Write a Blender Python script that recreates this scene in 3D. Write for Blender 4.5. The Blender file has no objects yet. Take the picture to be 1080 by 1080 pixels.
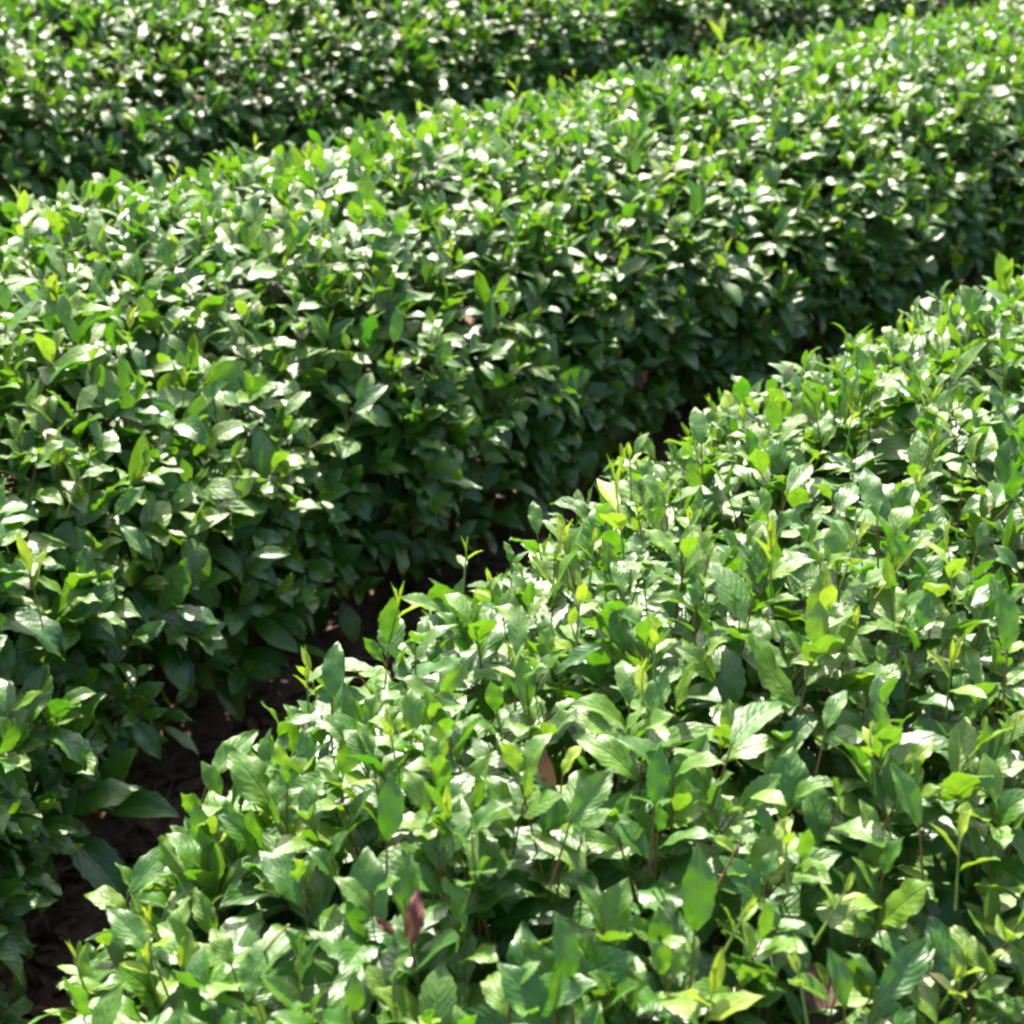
import bpy, math
import numpy as np

rng = np.random.default_rng(20240611)
S = bpy.context.scene
COL = S.collection
R = math.radians

# ------------------------------------------------------------------ helpers
def norm(v):
    return v / np.maximum(np.linalg.norm(v, axis=-1, keepdims=True), 1e-9)

def sstep(a, b, x):
    t = np.clip((x - a) / (b - a), 0, 1)
    return t * t * (3 - 2 * t)

def make_mesh(name, verts, faces, mat, parent=None, uv=None, col=None, smooth=True):
    """verts (N,3), faces (M,k) -> ONE mesh object; uv and col are per vertex."""
    verts = np.ascontiguousarray(verts, np.float32)
    faces = np.ascontiguousarray(faces, np.int32)
    me = bpy.data.meshes.new(name)
    m, k = faces.shape
    me.vertices.add(len(verts)); me.vertices.foreach_set('co', verts.ravel())
    me.loops.add(m * k); me.loops.foreach_set('vertex_index', faces.ravel())
    me.polygons.add(m)
    me.polygons.foreach_set('loop_start', np.arange(0, m * k, k, dtype=np.int32))
    me.polygons.foreach_set('use_smooth', np.full(m, smooth))
    if uv is not None:
        l = me.uv_layers.new(name='UVMap')
        l.data.foreach_set('uv', np.ascontiguousarray(uv[faces.ravel()], np.float32).ravel())
    if col is not None:
        a = me.color_attributes.new('leaf', 'FLOAT_COLOR', 'POINT')
        a.data.foreach_set('color', np.ascontiguousarray(col, np.float32).ravel())
    me.update(calc_edges=True)
    me.materials.append(mat)
    o = bpy.data.objects.new(name, me)
    COL.objects.link(o)
    if parent is not None:
        o.parent = parent
    return o

def noise1(x, seed, octs=4):
    r = np.random.default_rng(seed); y = np.zeros_like(x); a = 1.0; f = 1.0
    for _ in range(octs):
        y += a * np.sin(x * f * r.uniform(.8, 1.25) + r.uniform(0, 6.28)); a *= .6; f *= 1.9
    return y / 2.2

def noise2(x, y, seed, f0=1.0, octs=3):
    r = np.random.default_rng(seed); z = np.zeros_like(x); a = 1.0; f = f0
    for _ in range(octs):
        for _k in range(3):
            th = r.uniform(0, 6.28)
            z += a / 3 * np.sin((x * math.cos(th) + y * math.sin(th)) * f * 6.28 * r.uniform(.7, 1.3) + r.uniform(0, 6.28))
        a *= .55; f *= 2.0
    return z

# ------------------------------------------------------------------ materials
class NT:
    def __init__(self, name):
        self.m = bpy.data.materials.new(name); self.m.use_nodes = True
        self.t = self.m.node_tree; self.t.nodes.clear()
    def n(self, typ, **kw):
        nd = self.t.nodes.new(typ)
        for k, v in kw.items(): setattr(nd, k, v)
        return nd
    def l(self, a, b): self.t.links.new(a, b)
    def math(self, op, a, b=None, c=None):
        nd = self.n('ShaderNodeMath', operation=op)
        for i, v in enumerate((a, b, c)):
            if v is None: continue
            if hasattr(v, 'node'): self.l(v, nd.inputs[i])
            else: nd.inputs[i].default_value = v
        return nd.outputs[0]
    def mix(self, f, a, b):
        nd = self.n('ShaderNodeMix', data_type='RGBA')
        for s, v in ((nd.inputs[0], f), (nd.inputs[6], a), (nd.inputs[7], b)):
            if hasattr(v, 'node'): self.l(v, s)
            elif isinstance(v, (int, float)): s.default_value = v
            else: s.default_value = (*v, 1)
        return nd.outputs[2]

def leaf_material():
    N = NT('tea_leaf')
    out = N.n('ShaderNodeOutputMaterial')
    at = N.n('ShaderNodeAttribute', attribute_name='leaf')
    sep = N.n('ShaderNodeSeparateColor'); N.l(at.outputs['Color'], sep.inputs[0])
    age, rnd, dry = sep.outputs[0], sep.outputs[1], sep.outputs[2]
    uvn = N.n('ShaderNodeUVMap', uv_map='UVMap')
    xyz = N.n('ShaderNodeSeparateXYZ'); N.l(uvn.outputs[0], xyz.inputs[0])
    au = N.math('ABSOLUTE', N.math('MULTIPLY_ADD', xyz.outputs[0], 2.0, -1.0))
    v = xyz.outputs[1]
    wt = N.n('ShaderNodeTexCoord'); wob = N.n('ShaderNodeTexNoise'); wob.inputs['Scale'].default_value = 40
    N.l(wt.outputs['Object'], wob.inputs['Vector'])
    # side veins run from the midrib forward to the edge
    ph = N.math('MULTIPLY_ADD', v, 7.0, N.math('MULTIPLY', N.math('POWER', au, 1.25), -2.4))
    ph = N.math('ADD', ph, N.math('MULTIPLY', wob.outputs[0], 1.1))
    cs = N.math('COSINE', N.math('MULTIPLY', ph, 6.2832))
    vein = N.math('POWER', N.math('MULTIPLY_ADD', cs, .5, .5), 6.0)
    mid = N.math('SUBTRACT', 1.0, N.math('SMOOTH_MIN', N.math('MULTIPLY', au, 9.0), 1.0, .3))
    mid = N.math('MAXIMUM', mid, 0.0)
    tc = N.n('ShaderNodeTexCoord')
    n1 = N.n('ShaderNodeTexNoise'); n1.inputs['Scale'].default_value = 100; n1.inputs['Detail'].default_value = 2
    N.l(tc.outputs['Object'], n1.inputs['Vector'])
    n2 = N.n('ShaderNodeTexNoise'); n2.inputs['Scale'].default_value = 5.0; n2.inputs['Detail'].default_value = 1
    N.l(tc.outputs['Object'], n2.inputs['Vector'])
    # blade colour: old deep green -> grown green -> young yellow green, each leaf its own shade
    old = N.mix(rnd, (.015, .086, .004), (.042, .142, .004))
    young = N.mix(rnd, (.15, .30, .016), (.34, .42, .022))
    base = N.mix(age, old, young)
    blot = N.math('MULTIPLY_ADD', n1.outputs[0], .9, .55)
    hs = N.n('ShaderNodeHueSaturation'); N.l(base, hs.inputs['Color'])
    N.l(N.math('MULTIPLY', blot, N.math('MULTIPLY_ADD', n2.outputs[0], .5, .75)), hs.inputs['Value'])
    c1 = N.mix(N.math('MULTIPLY', N.math('MAXIMUM', mid, N.math('MULTIPLY', vein, .35)), .5), hs.outputs[0], (.13, .22, .05))
    drycol = N.mix(n1.outputs[0], (.14, .078, .036), (.070, .034, .020))
    drycol = N.mix(age, drycol, (.12, .028, .026))
    c2 = N.mix(dry, c1, drycol)
    # relief: tissue swells between the sunken veins
    h = N.math('SUBTRACT', N.math('MULTIPLY', N.math('MULTIPLY_ADD', cs, -.5, .5), N.math('MULTIPLY_ADD', n1.outputs[0], .5, .08)), N.math('MULTIPLY', mid, .8))
    h = N.math('ADD', h, N.math('MULTIPLY', n1.outputs[0], 1.5))
    bump = N.n('ShaderNodeBump'); bump.inputs['Strength'].default_value = .62; bump.inputs['Distance'].default_value = .0011
    N.l(h, bump.inputs['Height'])
    geo = N.n('ShaderNodeNewGeometry')
    under = N.mix(.4, c2, (.08, .17, .035))          # a leaf's underside is paler and dull
    cc = N.mix(N.math('MULTIPLY', geo.outputs['Backfacing'], N.math('SUBTRACT', 1.0, dry)), c2, under)
    p = N.n('ShaderNodeBsdfPrincipled')
    N.l(cc, p.inputs['Base Color']); N.l(bump.outputs[0], p.inputs['Normal'])
    rough = N.math('ADD', N.math('MULTIPLY_ADD', rnd, .12, .31), N.math('MULTIPLY', n1.outputs[0], .18))
    rough = N.math('ADD', rough, N.math('MULTIPLY', geo.outputs['Backfacing'], .25))
    N.l(N.math('ADD', rough, N.math('MULTIPLY', dry, .4)), p.inputs['Roughness'])
    p.inputs['IOR'].default_value = 1.5
    p.inputs['Specular IOR Level'].default_value = .8
    tr = N.n('ShaderNodeBsdfTranslucent')
    tcol = N.mix(age, N.mix(rnd, (.058, .235, .004), (.105, .30, .005)), (.44, .58, .03))
    tcol = N.mix(N.math('MULTIPLY', N.math('MAXIMUM', mid, N.math('MULTIPLY', vein, .6)), .55), tcol, (.05, .14, .01))
    tv = N.n('ShaderNodeHueSaturation'); N.l(tcol, tv.inputs['Color']); N.l(blot, tv.inputs['Value']); tcol = tv.outputs[0]
    N.l(N.mix(dry, tcol, (.10, .055, .025)), tr.inputs['Color']); pass
    ms = N.n('ShaderNodeMixShader'); ms.inputs[0].default_value = .30
    N.l(p.outputs[0], ms.inputs[1]); N.l(tr.outputs[0], ms.inputs[2])
    N.l(ms.outputs[0], out.inputs['Surface'])
    return N.m

def bark_material(name, ca, cb, rough=.8):
    N = NT(name)
    out = N.n('ShaderNodeOutputMaterial'); p = N.n('ShaderNodeBsdfPrincipled')
    tc = N.n('ShaderNodeTexCoord'); n1 = N.n('ShaderNodeTexNoise')
    n1.inputs['Scale'].default_value = 60; n1.inputs['Detail'].default_value = 4
    N.l(tc.outputs['Object'], n1.inputs['Vector'])
    N.l(N.mix(n1.outputs[0], ca, cb), p.inputs['Base Color'])
    p.inputs['Roughness'].default_value = rough
    b = N.n('ShaderNodeBump'); b.inputs['Distance'].default_value = .002; N.l(n1.outputs[0], b.inputs['Height'])
    N.l(b.outputs[0], p.inputs['Normal']); N.l(p.outputs[0], out.inputs['Surface'])
    return N.m

def soil_material():
    N = NT('dark_soil')
    out = N.n('ShaderNodeOutputMaterial'); p = N.n('ShaderNodeBsdfPrincipled')
    tc = N.n('ShaderNodeTexCoord')
    n1 = N.n('ShaderNodeTexNoise'); n1.inputs['Scale'].default_value = 7; n1.inputs['Detail'].default_value = 8; n1.inputs['Roughness'].default_value = .7
    n2 = N.n('ShaderNodeTexNoise'); n2.inputs['Scale'].default_value = 45; n2.inputs['Detail'].default_value = 5
    for q in (n1, n2): N.l(tc.outputs['Object'], q.inputs['Vector'])
    c = N.mix(n1.outputs[0], (.050, .026, .015), (.15, .080, .045))
    c = N.mix(N.math('MULTIPLY', n2.outputs[0], .5), c, (.15, .095, .056))
    N.l(c, p.inputs['Base Color']); p.inputs['Roughness'].default_value = .92
    b = N.n('ShaderNodeBump'); b.inputs['Distance'].default_value = .02; N.l(n2.outputs[0], b.inputs['Height'])
    N.l(b.outputs[0], p.inputs['Normal']); N.l(p.outputs[0], out.inputs['Surface'])
    return N.m

M_LEAF = leaf_material()
M_TWIG = bark_material('green_brown_twig', (.20, .065, .025), (.13, .15, .030), .6)
M_BARK = bark_material('grey_brown_bark', (.060, .042, .032), (.15, .11, .085))
M_SOIL = soil_material()

# ------------------------------------------------------------------ the lie of the land and the rows
def ground_z(x, y):
    d = (-.80 * x + .60 * y)                      # uphill, across the rows
    return .14 * sstep(2.6, 5.2, d) + .012 * noise2(x, y, 5, .9, 3)

ROWS = {
    'front': dict(spine=[(-.46, .58), (-.325, .68), (-.11, .85), (.075, 1.08), (.25, 1.325), (.455, 1.635), (.80, 2.08), (1.21, 2.53), (1.9, 3.06), (2.7, 3.62), (3.6, 4.2)],
                  a=.50, top=.78, ex=2.2, seed=11, leaf=1.05, cap=1.2),      # the row starts here, with a rounded end
    'middle': dict(spine=[(-1.25, -.1), (-1.28, .5), (-1.26, 1.1), (-1.18, 1.75), (-.97, 2.42), (-.63, 2.94), (-.27, 3.45), (.21, 3.99), (.71, 4.56),
                          (1.45, 5.30), (2.3, 6.2), (3.3, 7.0)], a=.60, top=.775, ex=2.1, seed=23, leaf=1.32),
    'rear': dict(spine=[(-3.85, 2.3), (-3.5, 2.9), (-3.1, 3.6), (-2.7, 4.3), (-2.2, 5.05), (-1.75, 5.63),
                        (-1.2, 6.32), (-0.55, 7.06), (0.25, 7.9), (1.15, 8.75), (2.13, 9.5)], a=.98, top=.81, ex=1.95, seed=37, leaf=1.38),
}

def catmull(pts, step=.02):
    P = np.array(pts, float)
    P = np.vstack([2 * P[0] - P[1], P, 2 * P[-1] - P[-2]])
    out = []
    for i in range(1, len(P) - 2):
        t = np.linspace(0, 1, 60, endpoint=False)[:, None]
        a, b, c, d = P[i - 1], P[i], P[i + 1], P[i + 2]
        out.append(.5 * (2 * b + (c - a) * t + (2 * a - 5 * b + 4 * c - d) * t ** 2 + (3 * b - a - 3 * c + d) * t ** 3))
    Q = np.vstack(out)
    s = np.concatenate([[0], np.cumsum(np.linalg.norm(np.diff(Q, axis=0), axis=1))])
    ss = np.arange(0, s[-1], step)
    return np.stack([np.interp(ss, s, Q[:, 0]), np.interp(ss, s, Q[:, 1])], 1), ss

class Row:
    """A clipped hedge: a spine on the ground and a domed cross-section; u in [-1,1] runs over the section,
    u = +1 at the foot on the far (left) side, u = -1 at the foot on the near (right) side."""
    def __init__(self, spine, a, top, seed, leaf, ex, cap=0):
        self.P, self.S = catmull(spine); self.L = self.S[-1]; self.a, self.top, self.seed, self.cap, self.leaf = a, top, seed, cap, leaf
        T = np.gradient(self.P, axis=0); self.T = norm(T)
        th = np.linspace(0, 1, 200)
        # half section from crest to foot: flattish dome, full shoulders, skirt tucked in
        zc = .34
        ang = th * (math.pi / 2) * 1.0
        ex = 2 / ex
        xs = a * np.sin(ang) ** ex; zs = zc + (top - zc) * np.cos(ang) ** ex
        low = np.linspace(0, 1, 60)[1:]
        xs = np.concatenate([xs, a - .06 * low ** 1.6]); zs = np.concatenate([zs, zc - (zc - .14) * low])
        arc = np.concatenate([[0], np.cumsum(np.hypot(np.diff(xs), np.diff(zs)))])
        self.half = arc[-1]; self.arc = arc; self.xs, self.zs = xs, zs
    def pos(self, s, u):
        px = np.interp(s, self.S, self.P[:, 0]); py = np.interp(s, self.S, self.P[:, 1])
        tx = np.interp(s, self.S, self.T[:, 0]); ty = np.interp(s, self.S, self.T[:, 1])
        q = np.abs(u) * self.half
        x = np.interp(q, self.arc, self.xs); z = np.interp(q, self.arc, self.zs)
        if self.cap:
            w = np.sqrt(np.clip(1 - (1 - np.clip(s / self.cap, 0, 1)) ** 2, 0, 1))
            x = x * w; z = z * (.60 + .40 * w ** .8)
        x = x * np.sign(u + 1e-9)
        return np.stack([px - ty * x, py + tx * x, ground_z(px, py) + z], -1), np.stack([tx, ty, 0 * tx], -1)
    def at(self, s, u):
        """surface point, outward normal, spine tangent"""
        s = np.asarray(s, float); u = np.asarray(u, float); e = .012
        p, t = self.pos(s, u)
        ds = self.pos(np.minimum(s + e, self.L), u)[0] - self.pos(np.maximum(s - e, 0), u)[0]
        du = self.pos(s, np.minimum(u + e, 1))[0] - self.pos(s, np.maximum(u - e, -1))[0]
        n = norm(np.cross(ds, du) + 1e-9)
        # lumps: every bush swells a little on its own
        lump = .022 * noise1(s * 6.5 + u * 2.3, self.seed) + .016 * noise1(s * 15 - u * 7, self.seed + 1) + .012 * noise1(u * 9 + s * 3, self.seed + 2)
        return p + n * lump[..., None], n, t

ROW = {k: Row(**v) for k, v in ROWS.items()}

# ------------------------------------------------------------------ leaves
T_W = np.array([0, .06, .15, .3, .45, .6, .74, .86, .94, 1.0]); W_W = np.array([.05, .2, .52, .87, 1., .96, .76, .44, .17, .012])

def leaf_batch(base, axis, face, L, W, fold, curl, wave, wph, age, rnd, dry, nr, nc):
    """All leaves at once. base (N,3) start of blade; axis = direction the blade leaves in; face = its upper side."""
    n = len(base)
    axis = norm(axis); face = norm(face - axis * np.sum(face * axis, -1, keepdims=True)); side = np.cross(axis, face)
    t = np.linspace(0, 1, nr); w = np.interp(t, T_W, W_W)
    uu = np.linspace(-1, 1, nc)
    # midrib: bends down by `curl` radians in all, more towards the tip
    tf = np.linspace(0, 1, 33); angf = curl[:, None] * (tf[None] ** 1.5)
    cy = np.concatenate([np.zeros((n, 1)), np.cumsum((np.cos(angf[:, 1:]) + np.cos(angf[:, :-1])) / 2 / 32, 1)], 1)
    cz = -np.concatenate([np.zeros((n, 1)), np.cumsum((np.sin(angf[:, 1:]) + np.sin(angf[:, :-1])) / 2 / 32, 1)], 1)
    idx = np.clip(np.round(t * 32).astype(int), 0, 32)
    my, mz, ma = cy[:, idx], cz[:, idx], angf[:, idx]
    if nr > 12: w = w * (1 + .05 * np.where(np.arange(nr) % 2, 1, -1))         # toothed margin
    hw = (W / 2)[:, None, None] * w[None, :, None]
    au = np.abs(uu)[None, None, :]
    # the two halves rise off the midrib and roll back a little at the margin
    fo = fold[:, None, None]
    X = hw * uu[None, None, :] * np.cos(fo * .9)
    Zl = hw * (au * np.sin(fo) - .22 * au ** 2.2 * np.sin(fo + .25))
    Zl = Zl + (wave * L)[:, None, None] * au ** 1.5 * np.sin(2 * math.pi * (t[None, :, None] * 2.3) + wph[:, None, None] + (uu[None, None, :] > 0) * 1.9)
    Ym = (L[:, None] * my)[:, :, None] + Zl * np.sin(ma)[:, :, None]
    Zm = (L[:, None] * mz)[:, :, None] + Zl * np.cos(ma)[:, :, None]
    V = base[:, None, None, :] + X[..., None] * side[:, None, None, :] + Ym[..., None] * axis[:, None, None, :] + Zm[..., None] * face[:, None, None, :]
    V = V.reshape(-1, 3)
    i, j = np.meshgrid(np.arange(nr - 1), np.arange(nc - 1), indexing='ij')
    q = (i * nc + j).ravel()
    F1 = np.stack([q, q + 1, q + nc + 1, q + nc], 1)
    F = (F1[None] + (np.arange(n) * nr * nc)[:, None, None]).reshape(-1, 4)
    uv = np.stack(np.broadcast_arrays((uu * .5 + .5)[None, :], t[:, None]), -1).reshape(-1, 2)
    UV = np.tile(uv, (n, 1))
    # young leaves keep greener veins; a few old ones brown from the tip
    tipd = np.clip(dry[:, None] * 1.6 - (1 - t)[None, :] * (dry < .999)[:, None] * 1.25, 0, 1)
    C = np.empty((n, nr, nc, 4), np.float32)
    C[..., 0] = age[:, None, None]; C[..., 1] = rnd[:, None, None]; C[..., 2] = tipd[:, :, None]; C[..., 3] = 1
    return V, F, UV, C.reshape(-1, 4)

def rods(A, B, ra, rb, k=3):
    """tapered rods from A to B, one tube each, all in one vertex list"""
    n = len(A); d = norm(B - A)
    ref = np.where(np.abs(d[:, 2:3]) > .9, np.array([[1., 0, 0]]), np.array([[0, 0, 1.]]))
    e1 = norm(np.cross(d, ref)); e2 = np.cross(d, e1)
    a = np.arange(k) * 2 * math.pi / k
    ring = np.cos(a)[None, :, None] * e1[:, None] + np.sin(a)[None, :, None] * e2[:, None]
    V = np.concatenate([A[:, None] + ring * np.reshape(ra, (-1, 1, 1)), B[:, None] + ring * np.reshape(rb, (-1, 1, 1))], 1).reshape(-1, 3)
    i = np.arange(k); F1 = np.stack([i, (i + 1) % k, (i + 1) % k + k, i + k], 1)
    F = (F1[None] + (np.arange(n) * 2 * k)[:, None, None]).reshape(-1, 4)
    return V, F

def cat(parts):
    """join (V,F,...) lists"""
    Vs, Fs, rest = [], [], [[] for _ in parts[0][2:]]; o = 0
    for p in parts:
        Vs.append(p[0]); Fs.append(p[1] + o); o += len(p[0])
        for r, x in zip(rest, p[2:]): r.append(x)
    return [np.concatenate(Vs), np.concatenate(Fs)] + [np.concatenate(r) for r in rest]

CAM = np.array([0, 0, 1.5])
SUN_EL, SUN_AZ = R(52), R(-8)                   # azimuth measured from +Y towards +X
SUN_DIR = np.array([math.sin(SUN_AZ) * math.cos(SUN_EL), math.cos(SUN_AZ) * math.cos(SUN_EL), math.sin(SUN_EL)])
PITCH = R(25.0)
def in_view(P, margin=1.25):
    d = P - CAM; c, s = math.cos(PITCH), math.sin(PITCH)
    z = d[:, 1] * c - d[:, 2] * s; y = d[:, 1] * s + d[:, 2] * c
    return (z > .2) & (np.abs(d[:, 0]) < z / 3 * margin) & (np.abs(y) < z / 3 * margin)

def shoots(tip, stem, nl, length, lmax, young, r, upbias):
    """Tea shoots: leaves set spirally on an upright stem, small and steep at the tip, large and spreading below.
    returns leaf arrays and the stem rods"""
    n = len(tip); k = np.arange(nl)
    phi0 = r.uniform(0, 6.283, n)
    phi = phi0[:, None] + k[None] * 2.4 + r.normal(0, .25, (n, nl))
    ref = np.array([[.31, .95, 0.]]); e1 = norm(np.cross(stem, np.broadcast_to(ref, stem.shape))); e2 = np.cross(stem, e1)
    f = (k / max(nl - 1, 1))[None]
    pos = tip[:, None] - stem[:, None] * (length[:, None] * f)[..., None]
    out = np.cos(phi)[..., None] * e1[:, None] + np.sin(phi)[..., None] * e2[:, None]
    elev = R(18) + (f ** .8) * R(50) + r.normal(0, R(13), (n, nl))          # angle off the stem
    ax = np.cos(elev)[..., None] * stem[:, None] + np.sin(elev)[..., None] * out
    # blades turn their upper side to the light
    up = np.array([0, -.05, 1.0])
    fc = np.cos(elev)[..., None] * -out + np.sin(elev)[..., None] * stem[:, None]
    fc = norm(fc * (1 - upbias) + -0. * fc + up * upbias + r.normal(0, .17, (n, nl, 3)))
    L = lmax[:, None] * np.clip(.50 + .62 * f ** .7, 0, 1.0) * r.uniform(.78, 1.12, (n, nl))
    return pos, ax, fc, L, f

def build_foliage(row, r, seed_density, s0, s1):
    """leaf arrays of one hedge"""
    area = (s1 - s0) * row.half * 2
    n = int(area * seed_density)
    s = r.uniform(s0, s1, n); u = r.uniform(-1, 1, n)
    keep = r.uniform(0, 1, n) < np.interp(np.abs(u), [0, .78, .92, 1], [1, 1, .7, .2])
    s, u = s[keep], u[keep]; n = len(s)
    p, nr_, tg = row.at(s, u)
    depth = np.where(r.uniform(0, 1, n) < .62, r.normal(.0, .016, n), -r.uniform(.02, .22, n))
    p = p + nr_ * depth[:, None]
    top = sstep(.2, .9, nr_[:, 2])
    stem = norm(nr_ * (.75 - .15 * top)[:, None] + np.array([0, 0, 1.]) * (.35 + .35 * top)[:, None] + r.normal(0, .26, (n, 3)))
    nl = 6
    lmax = row.leaf * np.clip(r.normal(.071, .010, n), .045, .094)
    length = r.uniform(.075, .13, n)
    pos, ax, fc, L, f = shoots(p, stem, nl, length, lmax, None, r, .50)
    young = (r.uniform(0, 1, n) < .06) & (depth > -.01)
    fresh = np.clip(r.normal(.05, .10, n), 0, .4)
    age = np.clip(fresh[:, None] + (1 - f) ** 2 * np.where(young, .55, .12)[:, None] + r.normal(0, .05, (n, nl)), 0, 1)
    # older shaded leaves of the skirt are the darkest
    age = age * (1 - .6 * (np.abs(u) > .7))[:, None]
    L = L * np.where(young[:, None] & (f < .25), .65, 1)
    N = n * nl
    flat = lambda a: a.reshape(N, *a.shape[2:])
    pos, ax, fc, L, age, f2 = flat(pos), flat(ax), flat(fc), flat(L), flat(age), flat(np.broadcast_to(f, (n, nl)))
    # gravity: spreading lower leaves sag
    ax = norm(ax + np.array([0, 0, -1.]) * (.25 * f2)[:, None])
    W = L * r.uniform(.43, .55, N)
    fold = np.clip(r.normal(.34, .16, N), .02, .8)
    curl = np.clip(r.normal(.70, .42, N), -.3, 1.8)
    wave = np.abs(r.normal(.026, .014, N)); wph = r.uniform(0, 6.28, N)
    dry = np.where(r.uniform(0, 1, N) < .0002, 1.0, np.where(r.uniform(0, 1, N) < .012, r.uniform(.2, .6, N), 0))
    age = np.where(r.uniform(0, 1, N) < .005, r.uniform(.7, 1, N), age)      # a few old leaves gone yellow
    rnd = r.uniform(0, 1, N)
    base = pos + ax * (.05 * L)[:, None]
    return dict(base=base, axis=ax, face=fc, L=L, W=W, fold=fold, curl=curl, wave=wave, wph=wph, age=age, rnd=rnd, dry=dry), (p, stem, length)

def pick(d, m): return {k: v[m] for k, v in d.items()}

# leaves, young shoots and withered leaves that stand out: foot and tip of each, where it grows on its hedge
BIG_LEAVES = {
    'front': [((0.266, 0.862, 0.702), (0.319, 0.906, 0.742), 0.44, 0), ((0.131, 0.872, 0.759), (0.133, 0.899, 0.834), 0.44, 0),
              ((-0.276, 1.165, 0.690), (-0.226, 1.217, 0.719), 0.44, 1), ((-0.269, 0.899, 0.718), (-0.314, 0.927, 0.749), 0.44, 0),
              ((-0.095, 0.952, 0.778), (-0.092, 0.980, 0.839), 0.44, 0), ((0.041, 0.828, 0.755), (0.028, 0.853, 0.808), 0.44, 0),
              ((0.324, 1.002, 0.756), (0.298, 1.034, 0.810), 0.44, 0), ((-0.331, 1.060, 0.640), (-0.284, 1.108, 0.677), 0.44, 1),
              ((0.110, 0.980, 0.792), (0.116, 1.005, 0.845), 0.44, 0), ((0.450, 1.211, 0.793), (0.440, 1.244, 0.863), 0.44, 0),
              ((0.004, 1.218, 0.789), (0.009, 1.265, 0.826), 0.44, 1), ((0.239, 0.850, 0.709), (0.224, 0.873, 0.758), 0.44, 0),
              ((0.177, 1.047, 0.800), (0.238, 1.110, 0.814), 0.44, 1), ((0.261, 1.083, 0.794), (0.288, 1.121, 0.819), 0.44, 1),
              ((0.081, 1.194, 0.812), (0.030, 1.202, 0.771), 0.44, 1), ((0.377, 1.436, 0.825), (0.370, 1.498, 0.866), 0.44, 1),
              ((0.232, 1.739, 0.779), (0.226, 1.792, 0.821), 0.44, 1), ((-0.170, 1.238, 0.726), (-0.165, 1.285, 0.778), 0.44, 1),
              ((0.305, 1.551, 0.800), (0.347, 1.606, 0.820), 0.44, 1), ((0.382, 1.317, 0.841), (0.427, 1.332, 0.778), 0.44, 1),
              ((0.043, 0.953, 0.794), (0.086, 0.992, 0.832), 0.44, 0), ((0.172, 0.948, 0.781), (0.194, 0.961, 0.778), 0.44, 1),
              ((-0.170, 0.910, 0.731), (-0.156, 0.907, 0.701), 0.44, 0)],
    'middle': [((-0.272, 2.452, 0.543), (-0.201, 2.495, 0.590), 0.44, 0), ((-0.211, 2.601, 0.618), (-0.202, 2.642, 0.686), 0.44, 0),
              ((-0.555, 1.936, 0.590), (-0.502, 1.965, 0.635), 0.44, 0), ((-0.404, 2.128, 0.435), (-0.330, 2.148, 0.426), 0.44, 0),
              ((-0.510, 1.943, 0.520), (-0.567, 1.969, 0.575), 0.44, 0), ((-0.370, 2.329, 0.584), (-0.324, 2.390, 0.615), 0.44, 1),
              ((-0.598, 1.949, 0.642), (-0.546, 1.993, 0.643), 0.44, 1)],
}
YOUNG = {
    'front': [((0.114, 1.448, 0.803), (0.104, 1.482, 0.877)), ((0.142, 1.686, 0.764), (0.141, 1.703, 0.800)),
              ((0.420, 1.304, 0.820), (0.414, 1.329, 0.873)), ((0.279, 1.205, 0.821), (0.286, 1.232, 0.879)),
              ((0.349, 0.971, 0.736), (0.352, 0.993, 0.783)), ((0.209, 0.948, 0.767), (0.208, 0.962, 0.797)),
              ((-0.204, 1.314, 0.683), (-0.205, 1.325, 0.708)), ((-0.097, 1.057, 0.793), (-0.101, 1.067, 0.814)),
              ((0.062, 1.256, 0.807), (0.066, 1.275, 0.847)), ((-0.365, 1.012, 0.594), (-0.373, 1.022, 0.616)),
              ((0.205, 0.846, 0.734), (0.201, 0.856, 0.755)), ((0.386, 0.929, 0.697), (0.372, 0.933, 0.707)),
              ((0.161, 0.880, 0.752), (0.172, 0.888, 0.771)), ((0.081, 1.386, 0.801), (0.084, 1.398, 0.827)),
              ((0.243, 0.923, 0.738), (0.254, 0.931, 0.754)), ((0.004, 1.149, 0.805), (0.000, 1.156, 0.820)),
              ((-0.048, 1.397, 0.785), (-0.046, 1.407, 0.807)), ((0.126, 1.176, 0.813), (0.127, 1.188, 0.840)),
              ((0.296, 1.058, 0.783), (0.294, 1.066, 0.801))],
    'middle': [((-0.603, 1.720, 0.565), (-0.625, 1.761, 0.652)), ((-0.153, 2.494, 0.328), (-0.143, 2.508, 0.359)),
              ((0.484, 3.390, 0.524), (0.484, 3.422, 0.593)), ((1.247, 4.200, 0.291), (1.258, 4.245, 0.388)),
              ((0.131, 3.583, 0.817), (0.135, 3.611, 0.876)), ((0.599, 4.517, 0.838), (0.599, 4.566, 0.944)),
              ((1.372, 5.486, 0.807), (1.372, 5.521, 0.880)), ((-0.535, 3.201, 0.822), (-0.531, 3.222, 0.866)),
              ((-0.647, 2.947, 0.830), (-0.644, 2.964, 0.866)), ((-0.212, 3.596, 0.825), (-0.217, 3.617, 0.871)),
              ((0.012, 3.817, 0.829), (0.014, 3.844, 0.886)), ((-0.854, 2.646, 0.815), (-0.863, 2.681, 0.890)),
              ((0.208, 3.356, 0.706), (0.219, 3.374, 0.743))],
}
WITHERED = {
    'front': [((-0.074, 0.880, 0.745), (-0.069, 0.897, 0.781)), ((-0.086, 0.885, 0.748), (-0.100, 0.890, 0.760))],
    'middle': [((0.270, 3.113, 0.342), (0.294, 3.134, 0.388)), ((-0.533, 1.759, 0.407), (-0.565, 1.763, 0.415)),
              ((-0.512, 1.816, 0.360), (-0.528, 1.818, 0.365))],
}
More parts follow.
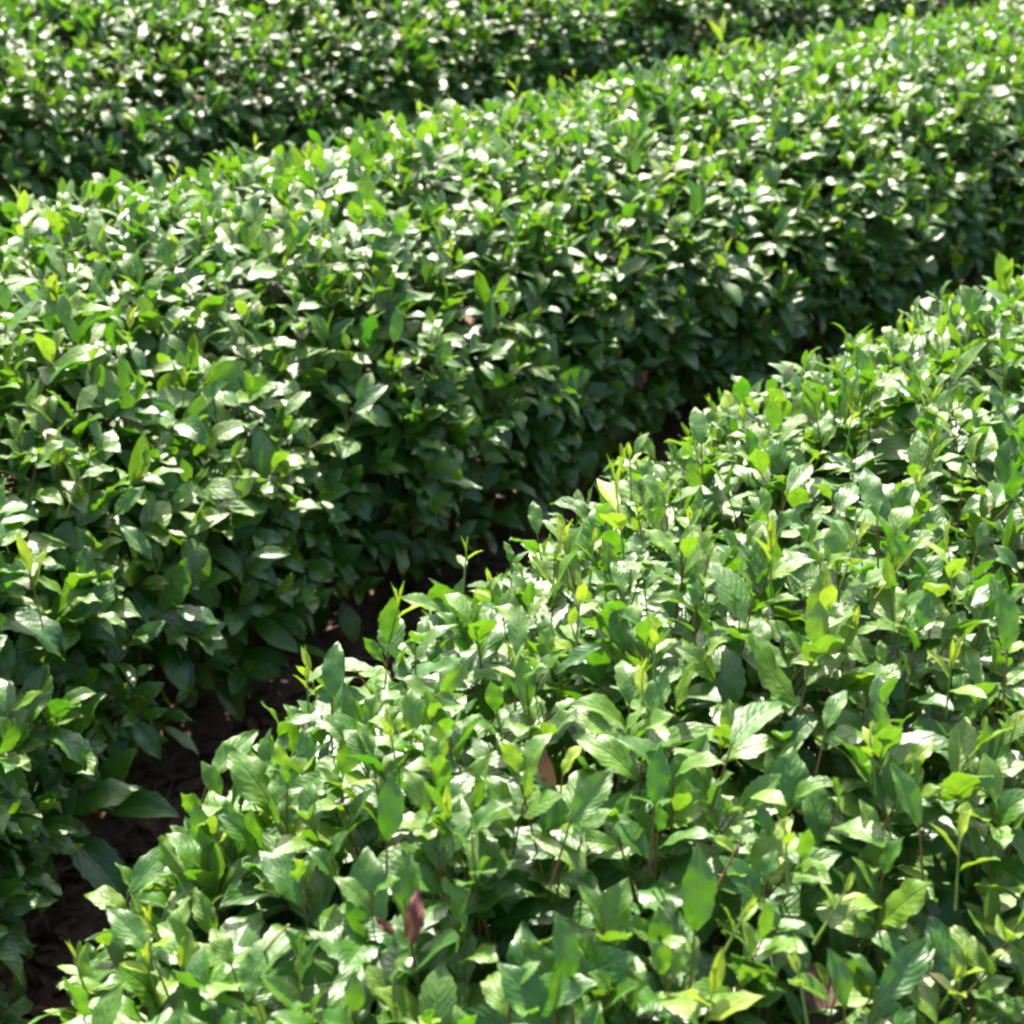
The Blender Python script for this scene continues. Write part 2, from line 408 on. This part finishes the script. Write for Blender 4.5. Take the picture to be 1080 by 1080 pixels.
def grown(base, tip, faces, wr, fold, curl, age, r, dry=0.):
    """leaf arrays from foot and tip points"""
    base, tip = np.array(base, float), np.array(tip, float); n = len(base); v = tip - base
    L = np.linalg.norm(v, axis=1); k = lambda x: np.broadcast_to(np.asarray(x, float), (n,)).copy()
    curl = k(curl); ax = norm(v); fc = norm(faces - ax * np.sum(faces * ax, 1, keepdims=True))
    ax = norm(ax + fc * np.tan(curl * .38)[:, None])      # leaves the twig a little steeper, then bends to the tip
    return dict(base=base, axis=ax, face=fc, L=L * (1 + .08 * curl), W=L * k(wr), fold=k(fold), curl=curl, wave=r.uniform(.014, .034, n),
                wph=r.uniform(0, 6.28, n), age=k(age), rnd=r.uniform(0, 1, n), dry=k(dry))

def young_shoot(B, T, root, off, r, k=3):
    """a soft upright tip: rolled bud, a steep narrow leaf and one or two opening below it"""
    B, T = np.array(B, float), np.array(T, float); d = T - B; ln = max(np.linalg.norm(d), .034); d = norm(d[None])[0]; T = B + d * ln
    foot = B - d * .03
    e1 = norm(np.cross(d, [.3, .9, .2])[None])[0]; e2 = np.cross(d, e1); a0 = r.uniform(0, 6.28)
    bs, ts, fs, ag, wr, cu, fo = [], [], [], [], [], [], []
    for q, (h, lf, el, wq, aq) in enumerate([(.55, .45, 5, .22, 1.0), (.42, .58, 20, .34, .95), (.22, .66, 42, .42, .8), (.0, .75, 62, .45, .55)][:k + 1]):
        a = a0 + q * 2.4; o = math.cos(a) * e1 + math.sin(a) * e2; e = R(el + r.normal(0, 6))
        ax = math.cos(e) * d + math.sin(e) * o; b = B + d * ln * h
        bs.append(b); ts.append(b + ax * ln * lf); fs.append(math.sin(e) * d - math.cos(e) * o + np.array([0, 0, .2]))
        ag.append(aq - r.uniform(0, .15)); wr.append(wq); cu.append(.1 + .12 * q); fo.append(.9 - .17 * q)
    dd = grown(bs, ts, np.array(fs), np.array(wr), np.array(fo), np.array(cu), np.array(ag), r)
    V, F, UV, C = leaf_batch(**dd, nr=8, nc=5)
    v, f = rods(np.array([foot, B]), np.array([B, B + d * ln * .6]), np.array([.0013, .0011]), np.array([.0011, .0007]), 5)
    f = f + len(V); c = np.tile([[.75, .5, 0, 1]], (len(v), 1))
    o = make_mesh('young_shoot', np.concatenate([V, v]) - off, np.concatenate([F, f]), M_LEAF, root, np.concatenate([UV, np.full((len(v), 2), .5)]), np.concatenate([C, c]))
    o['label'] = 'soft yellow-green young shoot'
    return o

def hedge(kind, label, density, s0, s1, extra, seed):
    row = ROW[kind]; r = np.random.default_rng(seed)
    root = bpy.data.objects.new('tea_hedge', None); COL.objects.link(root)
    sm = (s0 + s1) / 2; c = row.at(np.array([sm]), np.array([0.]))[0][0]
    root.location = (c[0], c[1], float(ground_z(c[0:1], c[1:2])[0]))
    off = np.array(root.location)
    root['label'] = label; root['category'] = 'tea hedge'; root['group'] = 'clipped rows of tea bushes'
    s1 = min(s1, row.L - .02)
    d, (tip, stem, length) = build_foliage(row, r, density, s0, s1)
    # leaves that stand out: room is cleared for them among the others
    big = BIG_LEAVES.get(kind, [])
    if big:
        b = np.array([x[0] for x in big]); t = b + (np.array([x[1] for x in big]) - b) * .80; w = np.array([x[3] for x in big])[:, None]
        half = norm(norm(CAM - b) + SUN_DIR); shown = norm(norm(CAM - b) * .6 + np.array([.25, .1, .6]))
        g = grown(b, t, norm(np.where(w > 0, half, shown) + r.normal(0, .08, b.shape)), np.array([x[2] for x in big]), r.uniform(.3, .55, len(b)),
                  r.uniform(.25, .7, len(b)), r.uniform(.0, .08, len(b)), r)
        mid = d['base'] + d['axis'] * d['L'][:, None] * .5; keep = np.ones(len(mid), bool)
        for c0, l0 in zip((b + t) / 2, g['L']):
            keep &= np.linalg.norm(mid - c0, axis=1) > l0 * .50
        d = pick(d, keep); d = {k: np.concatenate([d[k], g[k]]) for k in d}
    for B, T in WITHERED.get(kind, []):
        c0 = np.array(B) * .4 + np.array(T) * .6; q = norm((CAM - c0)[None])[0]; mid = d['base'] + d['axis'] * d['L'][:, None] * .6
        d = pick(d, (np.linalg.norm(mid - c0, axis=1) > .028) & (np.linalg.norm(mid - c0 - q * .04, axis=1) > .034) & (np.linalg.norm(mid - c0 - q * .08, axis=1) > .03))
    mid = d['base'] + d['axis'] * d['L'][:, None] * .5
    vis = in_view(mid)
    dist = np.linalg.norm(mid - CAM, axis=1)
    hi = vis & (dist < 2.3); me_ = vis & (dist >= 2.3); lo = ~vis & (r.uniform(0, 1, len(mid)) < .8)
    parts = []
    for m, nr, nc in ((hi, 15, 7), (me_, 7, 5), (lo, 6, 3)):
        if m.any(): parts.append(leaf_batch(**pick(d, m), nr=nr, nc=nc))
    V, F, UV, C = cat(parts)
    make_mesh('foliage', V - off, F, M_LEAF, root, UV, C)
    # soft young shoots: the ones the photograph shows most clearly, then others scattered over the crown
    for B, T in YOUNG.get(kind, []):
        young_shoot(B, T, root, off, r)
    n = 0
    while n < extra:
        s_, u_ = np.array([r.uniform(s0, s1)]), np.array([r.uniform(-.72, .6)])
        P, nn, _ = row.at(s_, u_)
        if not in_view(P, 1.02)[0]: continue
        n += 1
        B = P[0] + nn[0] * .012; dr = norm((nn[0] * .3 + np.array([0, 0, 1.]) + r.normal(0, .18, 3))[None])[0]
        young_shoot(B, B + dr * r.uniform(.03, .062), root, off, r, int(r.integers(2, 4)))
    for B, T in WITHERED.get(kind, []):
        B, T = np.array([B]), np.array([T]); out = norm(CAM - B) * (.03 if kind == 'front' else .01); B, T = B + out, T + out; T = B + (T - B) * (.9 if kind == 'front' else .75)
        wl = grown(B, T, norm(CAM - B) + r.normal(0, .3, (1, 3)), .6, .95, 1.5, 1, r, 1.0); wl['wave'][:] = .11
        V, F, UV, C = leaf_batch(**wl, nr=12, nc=7)
        make_mesh('withered_leaf', V - off, F, M_LEAF, root, UV, C)['label'] = 'withered reddish brown curled leaf'
    if big:
        tip = np.concatenate([tip, b]); stem = np.concatenate([stem, norm(g['axis'] * .5 + np.array([0, 0, .8]))]); length = np.concatenate([length, np.full(len(b), .05)])
    # the leafy twigs that carry the leaves
    A = tip - stem * (length * 1.08)[:, None]; B = tip + stem * .004
    v, f = rods(A - off, B - off, np.full(len(A), .0014), np.full(len(A), .0009))
    make_mesh('twigs', v, f, M_TWIG, root)
    # bushes inside the row: a few stems from the ground forking up to the clipped surface
    for sb in np.arange(s0 + .42, s1 - .1, .36):
        sb = sb + r.uniform(-.06, .06)
        g, _, tg = row.at(np.array([sb]), np.array([0.]))
        gx, gy = g[0, 0], g[0, 1]; gz = float(ground_z(g[:, 0], g[:, 1])[0])
        t = tg[0]; lft = np.array([-t[1], t[0], 0])
        tA, tB, tra, trb, bA, bB, bra, brb = [], [], [], [], [], [], [], []
        for i in range(7):
            p0 = np.array([gx, gy, gz - .03]) + lft * r.normal(0, .028) + t * r.normal(0, .028)
            a_ = r.uniform(0, 6.28); sp = r.uniform(.04, .30)
            p1 = p0 + np.array([math.cos(a_) * sp * .4, math.sin(a_) * sp * .4, .14 + r.uniform(0, .05)])
            p2 = p1 + np.array([math.cos(a_) * sp, math.sin(a_) * sp, .16 + r.uniform(0, .05)])
            rr = r.uniform(.007, .013)
            tA += [p0, p1]; tB += [p1, p2]; tra += [rr, rr * .85]; trb += [rr * .85, rr * .65]
            for q in range(6):
                ub = np.clip(r.normal(0, .5), -.92, .92)
                e, nn, _ = row.at(np.array([sb + r.normal(0, .13)]), np.array([ub]))
                e = e[0] - nn[0] * .09
                st = (p1, p2)[int(r.uniform() < .6)] if abs(ub) > .5 else p2
                m_ = (st + e) / 2 + np.array([0, 0, -.02]) + r.normal(0, .02, 3)
                bA += [st, m_]; bB += [m_, e]; bra += [rr * .45, rr * .33]; brb += [rr * .33, .0018]
        v, f = rods(np.array(tA) - off, np.array(tB) - off, np.array(tra), np.array(trb), 7)
        tk = make_mesh('trunk', v, f, M_BARK, root)
        v, f = rods(np.array(bA) - off, np.array(bB) - off, np.array(bra), np.array(brb), 4)
        make_mesh('branches', v, f, M_BARK, tk)
    return root, off, row

hedge('front', 'nearest tea hedge with large glossy leaves and bright sunlit top filling the lower right', 720, .0, 5.6, 34, 101)
hedge('middle', 'tea hedge across the middle with shaded side, between two soil gaps', 470, .9, 9.0, 60, 202)
hedge('rear', 'farthest tea hedge, small blurred leaves along the top edge behind the others', 400, 1.2, 9.6, 50, 303)

# ------------------------------------------------------------------ ground
def ground():
    fine = np.arange(-2.6, 4.01, .03); 
    xs = np.concatenate([[-300, -80, -25, -10, -6, -4, -3.2], fine, [4.6, 6, 9, 25, 80, 300]])
    fy = np.arange(-.6, 8.5, .03)
    ys = np.concatenate([[-300, -80, -25, -8, -3, -1.5], fy, [9, 10, 13, 25, 80, 300]])
    X, Y = np.meshgrid(xs, ys); Z = ground_z(X, Y) + .014 * noise2(X, Y, 9, 3.5, 5)
    V = np.stack([X, Y, Z], -1).reshape(-1, 3); nc = len(xs); nr = len(ys)
    i, j = np.meshgrid(np.arange(nr - 1), np.arange(nc - 1), indexing='ij'); q = (i * nc + j).ravel()
    o = make_mesh('ground', V, np.stack([q, q + 1, q + nc + 1, q + nc], 1), M_SOIL)
    o['kind'] = 'structure'; o['label'] = 'dark brown soil in the gaps between the tea hedges'
ground()

def litter():
    r = np.random.default_rng(77); n = 14000
    base = np.stack([r.uniform(-2.4, 3.6, n), r.uniform(0, 8, n), np.zeros(n)], 1)
    m = 7000                                       # thickest in the walking gap between the two nearer rows
    s_ = r.uniform(0, 4.5, m); p = ROW['front'].pos(s_, np.full(m, .0))[0]; tn = ROW['front'].pos(s_, np.full(m, .0))[1]
    w_ = r.uniform(.25, 1.25, m); base[:m, 0] = p[:, 0] - tn[:, 1] * w_; base[:m, 1] = p[:, 1] + tn[:, 0] * w_
    base[:m, :2] += r.normal(0, .15, (m, 2))
    base[:, 2] = ground_z(base[:, 0], base[:, 1]) + .014 * noise2(base[:, 0], base[:, 1], 9, 3.5, 5) + r.uniform(.003, .02, n)
    a = r.uniform(0, 6.28, n)
    d = dict(base=base, axis=np.stack([np.cos(a), np.sin(a), r.normal(.05, .25, n)], 1), face=np.array([0, 0, 1.]) + r.normal(0, .35, (n, 3)),
             L=r.uniform(.03, .065, n), W=r.uniform(.013, .027, n), fold=r.normal(.5, .4, n), curl=r.normal(.3, .8, n),
             wave=np.abs(r.normal(.04, .02, n)), wph=r.uniform(0, 6.28, n), age=r.uniform(0, .2, n), rnd=r.uniform(0, 1, n), dry=np.ones(n))
    V, F, UV, C = leaf_batch(**d, nr=6, nc=3)
    o = make_mesh('leaf_litter', V, F, M_LEAF, None, UV, C)
    o['kind'] = 'stuff'; o['label'] = 'dry brown fallen leaves scattered on the soil'
litter()

def fallen_twigs():
    r = np.random.default_rng(78); n = 1500
    A = np.stack([r.uniform(-2.2, 3.4, n), r.uniform(0, 7.5, n), np.zeros(n)], 1); A[:, 2] = ground_z(A[:, 0], A[:, 1]) + r.uniform(.004, .03, n)
    a = r.uniform(0, 6.28, n); l = r.uniform(.04, .16, n)
    B = A + np.stack([np.cos(a) * l, np.sin(a) * l, r.normal(.005, .015, n)], 1)
    w = r.uniform(.001, .0028, n); V, F = rods(A, B, w, w * .7, 4)
    o = make_mesh('fallen_twigs', V, F, M_BARK)
    o['kind'] = 'stuff'; o['label'] = 'thin dry twigs scattered on the soil'
fallen_twigs()

# ------------------------------------------------------------------ light, sky, camera
w = bpy.data.worlds.new('World'); S.world = w; w.use_nodes = True
nt = w.node_tree; bg = nt.nodes['Background']
sky = nt.nodes.new('ShaderNodeTexSky'); sky.sky_type = 'NISHITA'; sky.sun_disc = False
sky.sun_elevation = SUN_EL; sky.sun_rotation = SUN_AZ; sky.dust_density = 4.0; sky.ozone_density = .6
nt.links.new(sky.outputs[0], bg.inputs[0]); bg.inputs[1].default_value = .125
ld = bpy.data.lights.new('sun', 'SUN'); ld.energy = 5; ld.angle = R(.55); ld.color = (1, .94, .82)
lo = bpy.data.objects.new('sun', ld); COL.objects.link(lo)
from mathutils import Vector
lo.rotation_euler = Vector(SUN_DIR).to_track_quat('Z', 'Y').to_euler()
lo.location = (0, 0, 6)

cd = bpy.data.cameras.new('camera'); cam = bpy.data.objects.new('camera', cd); COL.objects.link(cam)
cam.location = CAM; cam.rotation_euler = (R(90) - PITCH, 0, 0)
cd.lens = 54; cd.sensor_width = 36; cd.clip_start = .05; cd.clip_end = 1000
cd.dof.use_dof = True; cd.dof.focus_distance = 1.65; cd.dof.aperture_fstop = 8.5
S.camera = cam
S.view_settings.view_transform = 'Standard'; S.view_settings.look = 'None'
S.view_settings.exposure = 1.78; S.view_settings.gamma = 1
cy = S.cycles
cy.use_denoising = True; cy.max_bounces = 7; cy.diffuse_bounces = 4; cy.glossy_bounces = 3; cy.transmission_bounces = 4
cy.filter_width = 2.6
cy.sample_clamp_indirect = 6
